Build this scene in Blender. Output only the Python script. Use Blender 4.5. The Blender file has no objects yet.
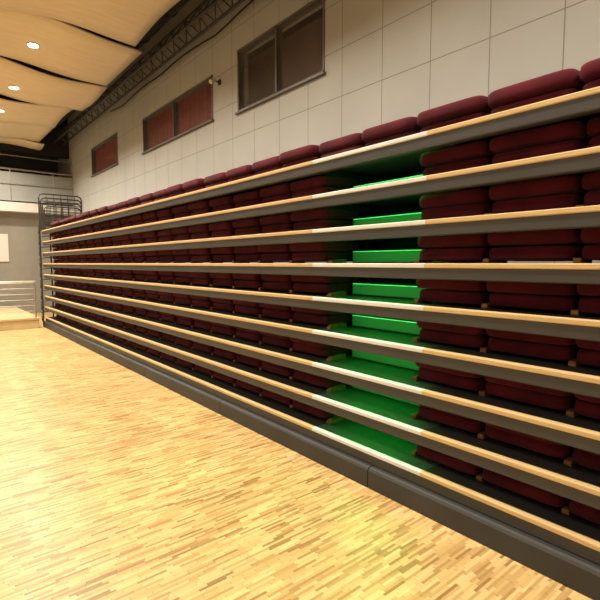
import bpy, bmesh, math, random
from mathutils import Vector
random.seed(7)
scene=bpy.context.scene
try:
    scene.view_settings.view_transform='Standard'
    scene.view_settings.look='None'
except Exception: pass

# ---------------- materials ----------------
def newmat(name):
    m=bpy.data.materials.new(name); m.use_nodes=True
    nt=m.node_tree; b=nt.nodes['Principled BSDF']; return m,nt,b
def N(nt,t,**kw):
    n=nt.nodes.new(t)
    for k,v in kw.items(): setattr(n,k,v)
    return n
def mathn(nt,op,a,b=None):
    n=N(nt,'ShaderNodeMath',operation=op)
    for i,v in enumerate((a,b)):
        if v is None: continue
        if isinstance(v,(int,float)): n.inputs[i].default_value=v
        else: nt.links.new(v,n.inputs[i])
    return n.outputs[0]
def ramp(nt,fac,stops):
    r=N(nt,'ShaderNodeValToRGB'); e=r.color_ramp.elements
    while len(e)<len(stops): e.new(0.5)
    for i,(p,c) in enumerate(stops):
        e[i].position=p; e[i].color=(*c,1)
    nt.links.new(fac,r.inputs[0]); return r.outputs[0]
def simple(name,c1,c2=None,rough=.5,metal=0,scale=8,bump=0,bscale=60,stretch=(1,1,1)):
    m,nt,b=newmat(name)
    c2=c2 or tuple(x*.85 for x in c1)
    tc=N(nt,'ShaderNodeTexCoord'); mp=N(nt,'ShaderNodeMapping'); mp.inputs['Scale'].default_value=stretch
    nt.links.new(tc.outputs['Object'],mp.inputs[0])
    nz=N(nt,'ShaderNodeTexNoise'); nz.inputs['Scale'].default_value=scale; nz.inputs['Detail'].default_value=4
    nt.links.new(mp.outputs[0],nz.inputs['Vector'])
    nt.links.new(ramp(nt,nz.outputs[0],[(.3,c1),(.7,c2)]),b.inputs['Base Color'])
    b.inputs['Roughness'].default_value=rough; b.inputs['Metallic'].default_value=metal
    if bump:
        n2=N(nt,'ShaderNodeTexNoise'); n2.inputs['Scale'].default_value=bscale; nt.links.new(mp.outputs[0],n2.inputs['Vector'])
        bp=N(nt,'ShaderNodeBump'); bp.inputs['Strength'].default_value=bump; bp.inputs['Distance'].default_value=.01
        nt.links.new(n2.outputs[0],bp.inputs['Height']); nt.links.new(bp.outputs[0],b.inputs['Normal'])
    return m
def emis(name,c,s,base=None):
    m,nt,b=newmat(name); b.inputs['Base Color'].default_value=(*(base or c),1)
    b.inputs['Emission Color'].default_value=(*c,1); b.inputs['Emission Strength'].default_value=s; return m

M={}
M['fabric']=simple('maroon_fabric',(.098,.0070,.0160),(.052,.0042,.0095),rough=.95,scale=5,bump=.4,bscale=260)
M['fabric'].node_tree.nodes['Principled BSDF'].inputs['Sheen Weight'].default_value=.05
M['fabric'].node_tree.nodes['Principled BSDF'].inputs['Specular IOR Level'].default_value=.2
M['oak']=simple('oak_edge',(.58,.42,.21),(.47,.33,.15),rough=.6,scale=6,stretch=(20,1.2,20))
M['oakb']=simple('oak_bracket',(.22,.095,.03),(.16,.07,.02),rough=.6,scale=6)
M['white']=simple('white_nosing',(.64,.65,.63),(.58,.59,.57),rough=.6,scale=5)
M['fascia']=simple('grey_steel_fascia',(.040,.040,.041),(.032,.032,.033),rough=.45,scale=3)
M['plinth']=simple('plinth_rubber_grey',(.030,.030,.030),(.022,.022,.022),rough=.55,scale=3)
M['black']=simple('black_structure',(.010,.009,.009),(.006,.006,.006),rough=.8)
M['deck']=simple('dark_deck',(.022,.022,.022),(.014,.014,.014),rough=.6,scale=20)
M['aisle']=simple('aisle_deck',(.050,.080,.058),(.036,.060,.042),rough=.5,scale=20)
M['steel']=simple('brushed_steel',(.45,.43,.40),(.35,.33,.30),rough=.35,metal=.8)
M['dsteel']=simple('dark_painted_steel',(.05,.045,.04),(.035,.03,.03),rough=.4,metal=.3)
M['led']=emis('green_led',(.005,1,.07),21)
M['riserglow']=emis('green_luminous_riser',(.010,.35,.045),.22,(.025,.085,.035))  # green LED light on the step fronts, put into base colour and emission
M['ledlow']=emis('green_led_edge',(.10,.9,.25),.55)
M['ceilwood']=simple('birch_ceiling_panel',(.70,.585,.41),(.63,.52,.355),rough=.6,scale=3,stretch=(1,6,1))
M['dark']=simple('dark_void_paint',(.016,.015,.014),(.010,.010,.009),rough=.8)
M['backwall']=simple('taupe_plaster',(.25,.235,.20),(.21,.20,.17),rough=.8,scale=1.5)
M['gallery']=simple('gallery_grey',(.08,.078,.075),(.06,.058,.056),rough=.8,scale=1)
M['parapet']=simple('frosted_parapet',(.36,.38,.38),(.26,.28,.28),rough=.3,scale=.8)
M['slab']=simple('slab_white',(.60,.59,.55),(.54,.53,.49),rough=.6)
M['plaster']=simple('warm_plaster',(.60,.58,.53),(.54,.53,.49),rough=.8,scale=1)
M['frame']=simple('window_frame_grey',(.13,.125,.12),(.11,.105,.10),rough=.4)
M['curtain']=simple('red_curtain',(.25,.022,.035),(.14,.012,.020),rough=.9,scale=3,stretch=(1,6,.3))
M['dimroom']=simple('control_room_grey',(.13,.085,.08),(.05,.035,.035),rough=.8,scale=1.2)
M['lamp']=emis('lamp_glow',(1,.90,.70),14)
M['screen']=emis('lit_screen',(1,.95,.85),.10,(.5,.48,.44))
M['stage']=simple('stage_wood',(.60,.45,.25),(.50,.37,.20),rough=.45,scale=3,stretch=(1,8,1))
gl,nt,b=newmat('window_glass'); b.inputs['Roughness'].default_value=.05
b.inputs['Alpha'].default_value=.14; b.inputs['Base Color'].default_value=(.25,.22,.2,1); M['glass']=gl

# parquet: end-laid oak lamellas
m,nt,b=newmat('industrial_oak_parquet')
tc=N(nt,'ShaderNodeTexCoord'); sp=N(nt,'ShaderNodeSeparateXYZ'); nt.links.new(tc.outputs['Object'],sp.inputs[0])
row=mathn(nt,'FLOOR',mathn(nt,'DIVIDE',sp.outputs[1],.0165))
wn=N(nt,'ShaderNodeTexWhiteNoise',noise_dimensions='1D'); nt.links.new(row,wn.inputs['W'])
xs=mathn(nt,'ADD',mathn(nt,'DIVIDE',sp.outputs[0],.15),wn.outputs['Value'])
col=mathn(nt,'FLOOR',xs)
cb=N(nt,'ShaderNodeCombineXYZ'); nt.links.new(row,cb.inputs[0]); nt.links.new(col,cb.inputs[1])
w2=N(nt,'ShaderNodeTexWhiteNoise',noise_dimensions='2D'); nt.links.new(cb.outputs[0],w2.inputs['Vector'])
c=ramp(nt,w2.outputs['Value'],[(0,(.27,.155,.055)),(.2,(.43,.275,.105)),(.55,(.54,.37,.155)),(1,(.65,.47,.22))])
bx=mathn(nt,'FLOOR',mathn(nt,'DIVIDE',sp.outputs[0],.45)); by=mathn(nt,'FLOOR',mathn(nt,'DIVIDE',sp.outputs[1],.495))
cb2=N(nt,'ShaderNodeCombineXYZ'); nt.links.new(bx,cb2.inputs[0]); nt.links.new(by,cb2.inputs[1])
w3=N(nt,'ShaderNodeTexWhiteNoise',noise_dimensions='2D'); nt.links.new(cb2.outputs[0],w3.inputs['Vector'])
v=mathn(nt,'ADD',mathn(nt,'MULTIPLY',w3.outputs['Value'],.20),.88)
fx=mathn(nt,'FRACT',xs); joint=mathn(nt,'GREATER_THAN',fx,.03)
v=mathn(nt,'MULTIPLY',v,mathn(nt,'ADD',mathn(nt,'MULTIPLY',joint,.35),.65))
vm=N(nt,'ShaderNodeVectorMath',operation='SCALE'); nt.links.new(c,vm.inputs[0]); nt.links.new(v,vm.inputs['Scale'])
nt.links.new(vm.outputs[0],b.inputs['Base Color']); b.inputs['Roughness'].default_value=.36
b.inputs['Specular IOR Level'].default_value=.4
M['floor']=m

# wall panels
m,nt,b=newmat('fibre_cement_panels')
tc=N(nt,'ShaderNodeTexCoord'); sp=N(nt,'ShaderNodeSeparateXYZ'); nt.links.new(tc.outputs['Object'],sp.inputs[0])
def lines(sock,off,per,wd):
    f=mathn(nt,'FRACT',mathn(nt,'DIVIDE',mathn(nt,'ADD',sock,-off+per*50),per))
    return mathn(nt,'LESS_THAN',f,wd/per)
ln=mathn(nt,'MAXIMUM',lines(sp.outputs[1],2.29,.632,.010),lines(sp.outputs[2],3.62,.56,.010))
nz=N(nt,'ShaderNodeTexNoise'); nz.inputs['Scale'].default_value=1.5; nz.inputs['Detail'].default_value=3; nt.links.new(tc.outputs['Object'],nz.inputs['Vector'])
cc=ramp(nt,nz.outputs[0],[(.3,(.43,.435,.425)),(.7,(.39,.395,.385))])
mx=N(nt,'ShaderNodeMix',data_type='RGBA'); nt.links.new(ln,mx.inputs[0]); nt.links.new(cc,mx.inputs[6]); mx.inputs[7].default_value=(.19,.19,.18,1)
nt.links.new(mx.outputs[2],b.inputs['Base Color']); b.inputs['Roughness'].default_value=.7
M['panel']=m

# ---------------- mesh helpers ----------------
class MB:
    def __init__(s): s.v=[]; s.f=[]
    def box(s,x0,x1,y0,y1,z0,z1,ch=0):
        if ch<=0:
            i=len(s.v)
            s.v+= [(x,y,z) for x in(x0,x1) for y in(y0,y1) for z in(z0,z1)]
            s.f+=[tuple(i+k for k in q) for q in((0,1,3,2),(4,6,7,5),(0,4,5,1),(2,3,7,6),(0,2,6,4),(1,5,7,3))]
        else:
            pr=[(x0+ch,z0),(x1,z0),(x1,z1),(x0+ch,z1),(x0+ch*.3,z1-ch*.3),(x0,z1-ch),(x0,z0+ch),(x0+ch*.3,z0+ch*.3)]
            s.prof(pr,y0,y1)
    def prof(s,pr,y0,y1):
        i=len(s.v);n=len(pr)
        s.v+=[(x,y0,z) for x,z in pr]+[(x,y1,z) for x,z in pr]
        s.f.append(tuple(i+k for k in range(n))); s.f.append(tuple(i+n+k for k in reversed(range(n))))
        for k in range(n): s.f.append((i+k,i+n+k,i+n+(k+1)%n,i+(k+1)%n))
    def tube(s,pts,r,n=8):
        pts=[Vector(p) for p in pts]; i0=len(s.v)
        for k,p in enumerate(pts):
            if k==0:d=pts[1]-p
            elif k==len(pts)-1:d=p-pts[k-1]
            else:d=(pts[k+1]-p).normalized()+(p-pts[k-1]).normalized()
            d.normalize(); a=Vector((0,0,1)) if abs(d.z)<.9 else Vector((1,0,0))
            u=d.cross(a).normalized(); w=d.cross(u)
            for j in range(n):
                t=2*math.pi*j/n; s.v.append(tuple(p+u*math.cos(t)*r+w*math.sin(t)*r))
        for k in range(len(pts)-1):
            for j in range(n):
                a=i0+k*n+j;b=i0+k*n+(j+1)%n; s.f.append((a,b,b+n,a+n))
        s.f.append(tuple(i0+j for j in range(n))); e=i0+(len(pts)-1)*n; s.f.append(tuple(e+j for j in reversed(range(n))))
    def cyl(s,c,r,z0,z1,n=24):
        s.tube([(c[0],c[1],z0),(c[0],c[1],z1)],r,n)
    def obj(s,name,mat,parent=None,smooth=False):
        me=bpy.data.meshes.new(name); me.from_pydata(s.v,[],s.f)
        bm=bmesh.new(); bm.from_mesh(me); bmesh.ops.recalc_face_normals(bm,faces=bm.faces); bm.to_mesh(me); bm.free()
        if smooth:
            for p in me.polygons: p.use_smooth=True
        o=bpy.data.objects.new(name,me); scene.collection.objects.link(o); me.materials.append(mat)
        if parent: o.parent=parent
        return o
def empty(name,loc=(0,0,0)):
    o=bpy.data.objects.new(name,None); scene.collection.objects.link(o); o.empty_display_size=.2; return o
def one(name,mat,*boxes,parent=None):
    m=MB()
    for q in boxes: m.box(*q)
    return m.obj(name,mat,parent)

# ---------------- room shell ----------------
WX=4.1; YB=17.0; YN=-4; XL=-6; HC=6.4
one('floor',M['floor'],(XL,WX+.2,YN,YB+2.2,-.1,0))
one('ceiling',M['dark'],(XL,WX+2.2,YN,YB+2.2,HC,HC+.1))
one('wall_left',M['plaster'],(XL-.1,XL,YN,YB+2.2,0,HC))
one('wall_front',M['plaster'],(XL,WX+.2,YN-.1,YN,0,HC))
wins=[(12.25,14.5,4.12,4.90),(7.35,10.55,4.07,4.82),(4.5,6.55,3.99,4.95)]
bx=[]
sw=sorted(wins)
ycur=YN
for a,b_,z0,z1 in sw:
    bx.append((WX,WX+.2,ycur,a,0,HC)); bx.append((WX,WX+.2,a,b_,0,z0)); bx.append((WX,WX+.2,a,b_,z1,HC)); ycur=b_
bx.append((WX,WX+.2,ycur,16.6,0,HC))
one('wall_right',M['panel'],*bx)
one('wall_booth',M['dark'],(WX+2,WX+2.1,YN,YB+2.2,0,HC))
for k,(a,b_,Z0,Z1) in enumerate(wins):
    e=empty('window_%d'%(k+1))
    f=MB(); t=.035
    f.box(WX-.01,WX+.1,a,b_,Z0,Z0+t); f.box(WX-.01,WX+.1,a,b_,Z1-t,Z1)
    for y in ([a,b_-t]+([(a+b_)/2-.02,] if k!=0 else [])): f.box(WX-.01,WX+.1,y,y+t,Z0,Z1)
    f.obj('frame',M['frame'],e)
    s_=MB(); s_.box(WX-.05,WX,a-.03,b_+.03,Z0-.025,Z0); s_.obj('sill',M['frame'],e)
    g=MB(); g.box(WX+.05,WX+.056,a+t,b_-t,Z0+t,Z1-t); g.obj('pane',M['glass'],e)
    c=MB()
    if k<2:
        n=int((b_-a)/.03)
        for j in range(n+1):
            y=a+(b_-a)*j/n; x=WX+.13+.016*math.sin(j*1.1)
            c.v+=[(x,y,Z0),(x,y,Z1)]
            if j: q=2*j; c.f.append((q-2,q-1,q+1,q))
        c.obj('curtain',M['curtain'],e,True)
    else:
        c.box(WX+.6,WX+.62,a-.5,b_+.8,Z0-.3,Z1+.2); c.box(WX+.3,WX+.6,a+.3,a+1.0,Z0,Z0+.4); c.obj('control_room_backdrop',M['dimroom'],e)
one('wall_back',M['backwall'],(XL,WX+.2,YB,YB+.15,0,3.3))
one('wall_back_upper',M['dark'],(XL,WX+.2,YB,YB+.15,5.05,HC),(XL,WX+.2,YB+2.1,YB+2.2,0,HC))
one('wall_gallery',M['gallery'],(XL,WX+.2,YB+1.6,YB+1.7,3.45,5.6))
one('wall_return',M['panel'],(WX,WX+.2,16.6,YB+2.2,0,HC))
ga=empty('gallery_balcony')
one('floor_slab',M['slab'],(XL,WX,YB-.35,YB+1.6,3.18,3.46),parent=ga)
p=MB()
y=-5.9
while y<WX-.1:
    p.box(y,min(y+1.15,WX-.01),YB-.33,YB-.31,3.5,4.36); y+=1.18
p.obj('parapet_panels',M['parapet'],ga)
r=MB(); r.tube([(XL+.01,YB-.32,4.45),(WX-.01,YB-.32,4.45)],.03)
y=-5.9
while y<WX: r.tube([(y-.015,YB-.32,3.48),(y-.015,YB-.32,4.45)],.018); y+=1.18
r.tube([(XL+.01,YB-.36,4.0),(WX-.01,YB-.36,4.0)],.012)
r.tube([(XL+.01,YB-.32,4.85),(WX-.01,YB-.32,4.85)],.012)
r.obj('handrail',M['steel'],ga)
one('lit_wall_screen',M['screen'],(1.2,2.25,YB-.03,YB-.002,1.65,2.5))

# stage platform + railing
st=empty('stage_platform')
one('platform_body',M['stage'],(XL+.01,2.30,13.0,YB-.36,0,.22),parent=st)
one('platform_top',M['stage'],(XL+.01,2.33,12.96,YB-.36,.22,.26),parent=st)
rl=MB(); x=-5.7
while x<2.3:
    rl.tube([(x,13.1,.26),(x,13.1,1.15)],.02); x+=1.42
rl.tube([(2.25,13.1,.26),(2.25,13.1,1.15)],.02)
for k in range(6): rl.tube([(-5.9,13.1,.42+k*.14),(2.27,13.1,.42+k*.14)],.009 if k<5 else .02)
rl.tube([(-5.9,13.1,1.15),(2.27,13.1,1.15)],.022)
rl.obj('stage_railing',M['steel'])

# ---------------- wave ceiling ----------------
wc=empty('wave_ceiling')
def cz(X,k,t): return 5.17+.055*math.sin(X*1.5+k*1.3)+.03*math.sin(X*2.9+k)+ .07*math.sin(t*math.pi)*math.sin(k*2.1+1)
XE=3.05
for k in range(-2,9):
    y0=2.0*k+.02; y1=y0+1.93
    if y1>YB: y1=YB-.02
    m_=MB(); nx=60; ny=6
    def edge(X,side): return .05*math.sin(X*1.7+k*2+side*2)
    for layer in (0,1):
        for i in range(nx+1):
            X=XL+.05+(XE+.10*math.sin(k*1.7)-XL)*i/nx
            for j in range(ny+1):
                t=j/ny; Y=y0+edge(X,0)*(1-t)+(y1-y0)*t+edge(X,1)*t
                if k==8: Y=min(Y,YB-.01)
                m_.v.append((X,Y,cz(X,k,t)+layer*.03))
    s=(nx+1)*(ny+1)
    def idx(l,i,j): return l*s+i*(ny+1)+j
    for i in range(nx):
        for j in range(ny):
            for l in(0,1): m_.f.append((idx(l,i,j),idx(l,i+1,j),idx(l,i+1,j+1),idx(l,i,j+1)))
    for i in range(nx):
        for j in(0,ny): m_.f.append((idx(0,i,j),idx(0,i+1,j),idx(1,i+1,j),idx(1,i,j)))
    for j in range(ny):
        for i in(0,nx): m_.f.append((idx(0,i,j),idx(0,i,j+1),idx(1,i,j+1),idx(1,i,j)))
    m_.obj('panel_%d'%(k+3),M['ceilwood'],wc,True)
rx=[(1.70,k) for k in(-1,0,1,2,3,4,5,6,7)]+[(-1.6,k) for k in(-1,1,3,5,7)]+[(-4.4,k) for k in (0,3,6)]
for X,k in rx:
    Y=2*k+1.1; z=cz(X,k,.52)
    e=empty('ceiling_downlight'); 
    a=MB(); a.cyl((X,Y),.10,z-.012,z+.02); a.obj('trim_ring',M['slab'],e)
    a=MB(); a.cyl((X,Y),.078,z-.018,z-.010); a.obj('lens',M['lamp'],e)
    L=bpy.data.lights.new('lamp_beam','AREA'); L.shape='DISK'; L.size=.30; L.color=(1,.885,.71); L.spread=math.radians(150)
    L.energy=74 if k<2 else (90 if k<5 else 125)
    o=bpy.data.objects.new('lamp_beam',L); scene.collection.objects.link(o); o.location=(X,Y,z-.05); o.parent=e

# ---------------- roof truss + ducts ----------------
tr=MB(); XT=3.66; 
for (x,z) in((XT-.14,5.35),(XT+.14,5.35),(XT,5.62)): tr.tube([(x,YN+.1,z),(x,16.5,z)],.025)
y=YN+.2
while y<16.2:
    a=(XT-.14,y,5.35);b_=(XT+.14,y+.25,5.35);c_=(XT,y+.25,5.62)
    tr.tube([a,b_],.01,6); tr.tube([a,c_],.01,6); tr.tube([(XT+.14,y,5.35),c_],.01,6); tr.tube([(XT-.14,y+.5,5.35),c_],.01,6); tr.tube([(XT+.14,y+.5,5.35),c_],.01,6)
    y+=.5
tr.obj('lighting_truss',M['dsteel'])
du=MB()
du.tube([(3.5,YN+.1,5.98),(3.5,16.5,5.98)],.2,20)
y=YN+1
while y<16: du.tube([(3.5,y,5.98),(3.5,y+.05,5.98)],.215,20); y+=1.2
du.obj('ventilation_duct',M['dark'],None,True)
ca=MB()
for x,z,ph in((3.3,5.45,0),(3.95,5.3,1)):
    pts=[(x+.02*math.sin(j*.7+ph),YN+.2+j*.4,z+.07*abs(math.sin(j*.55+ph))) for j in range(41)]
    ca.tube(pts,.014,6)
ca.obj('ceiling_cables',M['black'])
e=empty('wall_spotlight'); Y=7.1;z=4.62
q=MB(); q.tube([(WX-.10,Y,z+.02),(WX-.20,Y-.03,z-.04)],.035,16); q.obj('housing',M['slab'],e,False)
q=MB(); q.tube([(WX-.02,Y,z),(WX-.12,Y,z)],.012); q.box(WX-.03,WX-.001,Y-.03,Y+.03,z-.04,z+.04); q.obj('bracket',M['dsteel'],e)

# ---------------- retractable seating ----------------
S=empty('retractable_seating_stand')
D=2.46; H=.27; YA=-1.6; YE=13.1; A0,A1=1.77,2.84; NR=9
zs=[1.6+(4-i)*H for i in range(1,NR+1)]
oak=MB();wh=MB();fa=MB();dk=MB();ai=MB();bk=MB();led=MB();br=MB();stp=MB();le=MB();lo=MB()
for i,z in enumerate(zs):
    top=(i==0)
    for a,b_ in((YA,A0-.002),(A1+.002,YE)): oak.box(D,D+.045,a,b_,z-.030,z,.006)
    wh.box(D,D+.045,A0,A1,z-.030,z,.006)
    fa.prof([(D+.008,z-.030),(D+.03,z-.030),(D+.03,z-.085),(D+.07,z-.085),(D+.07,z-.100),(D+.016,z-.100),(D+.008,z-.094)],YA,YE)
    for a,b_ in((YA,A0),(A1,YE)): dk.box(D+.045,D+1.05,a,b_,z-.03,z-.004)
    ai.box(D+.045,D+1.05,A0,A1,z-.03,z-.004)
    bk.box(D+1.05,D+1.07,YA,YE,z-.25,z)
    for y in (YA+.05,.2,A0-.1,A1+.1,5,7,9,11,YE-.1):
        bk.box(D+.75,D+.80,y-.03,y+.03,z-H+.001,z-.031)
        bk.box(D+.08,D+1.04,y-.02,y+.02,z-.075,z-.031)
    if not top:
        stp.box(D+.42,D+.80,A0+.05,A1-.04,z-.003,z+.100,.01)
        le.box(D+.408,D+.419,A0+.08,A1-.06,z+.012,z+.092)  # thin sheet on the step front, carries the painted green glow
        lo.box(D+.404,D+.414,A0+.08,A1-.06,z+.094,z+.100)
    if i<NR-1:
        led.box(D+.16,D+.185,A0+.16,A1-.12,z-.050,z-.034)
def tr_(p,cx,cy,cz_,rot,tilt):
    x,y,z=p; x2=x*math.cos(rot)-y*math.sin(rot); y2=x*math.sin(rot)+y*math.cos(rot)
    return (cx+x2,cy+y2,cz_+z+x2*tilt)
LAT=[(0,-1,0),(.5,-1.0,1),(.86,-.93,1),(.965,-.66,1),(1,-.2,1),(1,.2,1),(.965,.66,1),(.86,.93,1),(.5,1.0,1),(0,1,0)]
def pad(mb,x0,x1,y0,y1,z0,z1,rot=0,tilt=0):
    cx,cy,czz=(x0+x1)/2,(y0+y1)/2,(z0+z1)/2
    ax,ay,az=(x1-x0)/2,(y1-y0)/2,(z1-z0)/2
    nr=32; i0=len(mb.v)
    def sp(v,p): return math.copysign(abs(v)**p,v)
    e=.22
    for cr,h,f in LAT:
        if not f: mb.v.append(tr_((0,0,h*az),cx,cy,czz,rot,tilt)); continue
        for j in range(nr):
            a=2*math.pi*(j+.5)/nr
            ins=(1-cr)*az*1.9 if cr>.8 else None
            ux,uy=sp(math.cos(a),e),sp(math.sin(a),e)
            if ins is not None: x=ux*(ax-ins);y=uy*(ay-ins)
            else: x=ux*ax*cr;y=uy*ay*cr
            hh=h*az*(1-.13*((x/ax)**4+(y/ay)**4)/2)
            mb.v.append(tr_((x,y,hh),cx,cy,czz,rot,tilt))
    for j in range(nr): mb.f.append((i0,i0+1+(j+1)%nr,i0+1+j))
    for k in range(len(LAT)-3):
        b0=i0+1+k*nr
        for j in range(nr): mb.f.append((b0+j,b0+(j+1)%nr,b0+nr+(j+1)%nr,b0+nr+j))
    b0=i0+1+(len(LAT)-3)*nr; e_=b0+nr
    for j in range(nr): mb.f.append((b0+j,b0+(j+1)%nr,e_))
cu=MB(); P=.50
R=lambda a:random.uniform(-a,a)
for i,z in enumerate(zs):
    if i==0: groups=[(-1.5,12.9)]
    else: groups=[(-1.55,1.97),(2.86,12.98)]
    for g,(a,b_) in enumerate(groups):
        pos=[]
        if i==0:
            y=1.50
            while y-P>YA: y-=P
            while y+P<=YE: pos.append(y); y+=P
        elif g==0:
            y=b_-P
            while y>YA: pos.append(y); y-=P
        else:
            y=a
            while y+P<=YE: pos.append(y); y+=P
        for y in pos:
            w=P-.010
            dx=R(.014); x0=D+.15
            h1=.086
            pad(cu,x0+.025+dx,x0+.46,y+.006,y+w-.004,z+.012,z+.012+h1,R(.014))
            pad(cu,x0+dx+R(.012),x0+.45,y,y+w,z+.099+R(.003),z+.098+h1+.004,R(.02),R(.02))
            br.box(D+.18,D+.34,y+w-.016,y+w+.020,z-.003,z+.028,.008)
        for yy in ([a-.05] if g==1 else []):
            br.prof([(D+.17,z-.003),(D+.36,z-.003),(D+.36,z+.035),(D+.20,z+.025)],yy,yy+.05)
oak.obj('oak_nosings',M['oak'],S); wh.obj('white_aisle_nosings',M['white'],S); fa.obj('steel_fascias',M['fascia'],S)
dk.obj('decks',M['deck'],S); ai.obj('aisle_decks',M['aisle'],S); bk.obj('support_frames',M['black'],S)
led.obj('green_aisle_led_strips',M['led'],S); le.obj('risers_painted_green_glow',M['riserglow'],S); lo.obj('green_step_edge_lights',M['ledlow'],S)
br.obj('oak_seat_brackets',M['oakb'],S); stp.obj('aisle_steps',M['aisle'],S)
cu.obj('seat_cushions',M['fabric'],S,True)
pl=MB(); ys=[YA]+[2.18-2.1+2.1*k for k in range(0,6)]+[YE+.02]
for a,b_ in zip(ys[:-1],ys[1:]):
    pl.prof([(D-.045,.004),(D+.06,.004),(D+.06,.150),(D-.02,.150),(D-.036,.143),(D-.045,.128)],a+.004,b_-.004)
pl.obj('plinth_skirt',M['plinth'],S)
k_=MB(); k_.box(D,D+1.05,YA+.02,YE,.002,.06); k_.obj('undercarriage',M['black'],S)
gr=MB()
def loop(y,x0,x1,z0,z1,r=.018,bars=5):
    c=.09; pts=[(x0,y,z0),(x0,y,z1-c),(x0+.03,y,z1-.03),(x0+c,y,z1),(x1-c,y,z1),(x1-.03,y,z1-.03),(x1,y,z1-c),(x1,y,z0)]
    gr.tube(pts,r)
    for k in range(bars): zz=z0+(z1-z0-.06)*(k+.3)/bars; gr.tube([(x0,y,zz),(x1,y,zz)],.009,6)
    n=6
    for k in range(1,n): xx=x0+(x1-x0)*k/n; gr.tube([(xx,y,z0),(xx,y,z1)],.007,6)
for k in range(4): loop(13.08-k*.09+.05,2.43+k*.02,3.42-.03*k,2.41,3.32-k*.11)
gr.obj('end_guard_rails',M['dsteel'],S)
g2=MB(); gr=g2
for k,z in enumerate(zs):
    gr.tube([(D-.02,YE+.06,z-.2),(D-.06,YE+.06,z-.05),(D-.06,YE+.06,z+.12),(D+.3,YE+.06,z+.16)],.014,6)
gr.tube([(D-.03,YE+.06,.0),(D-.03,YE+.06,2.5)],.018)
gr.tube([(D+.2,YE+.06,.0),(D+.2,YE+.06,2.5)],.018)
gr.obj('end_frame_ladder',M['dsteel'],S)

# ---------------- world & camera ----------------
w=bpy.data.worlds.new('world'); scene.world=w; w.use_nodes=True
w.node_tree.nodes['Background'].inputs[0].default_value=(.9,.8,.6,1); w.node_tree.nodes['Background'].inputs[1].default_value=.1
cam=bpy.data.cameras.new('camera'); co=bpy.data.objects.new('camera',cam); scene.collection.objects.link(co)
cam.sensor_width=36; cam.lens=28.0; cam.clip_start=.05
co.location=(0,0,1.6)
ya=math.radians(39.4); pi_=math.radians(4.5)
d=Vector((math.sin(ya)*math.cos(pi_),math.cos(ya)*math.cos(pi_),-math.sin(pi_)))
co.rotation_euler=d.to_track_quat('-Z','Y').to_euler()
scene.camera=co
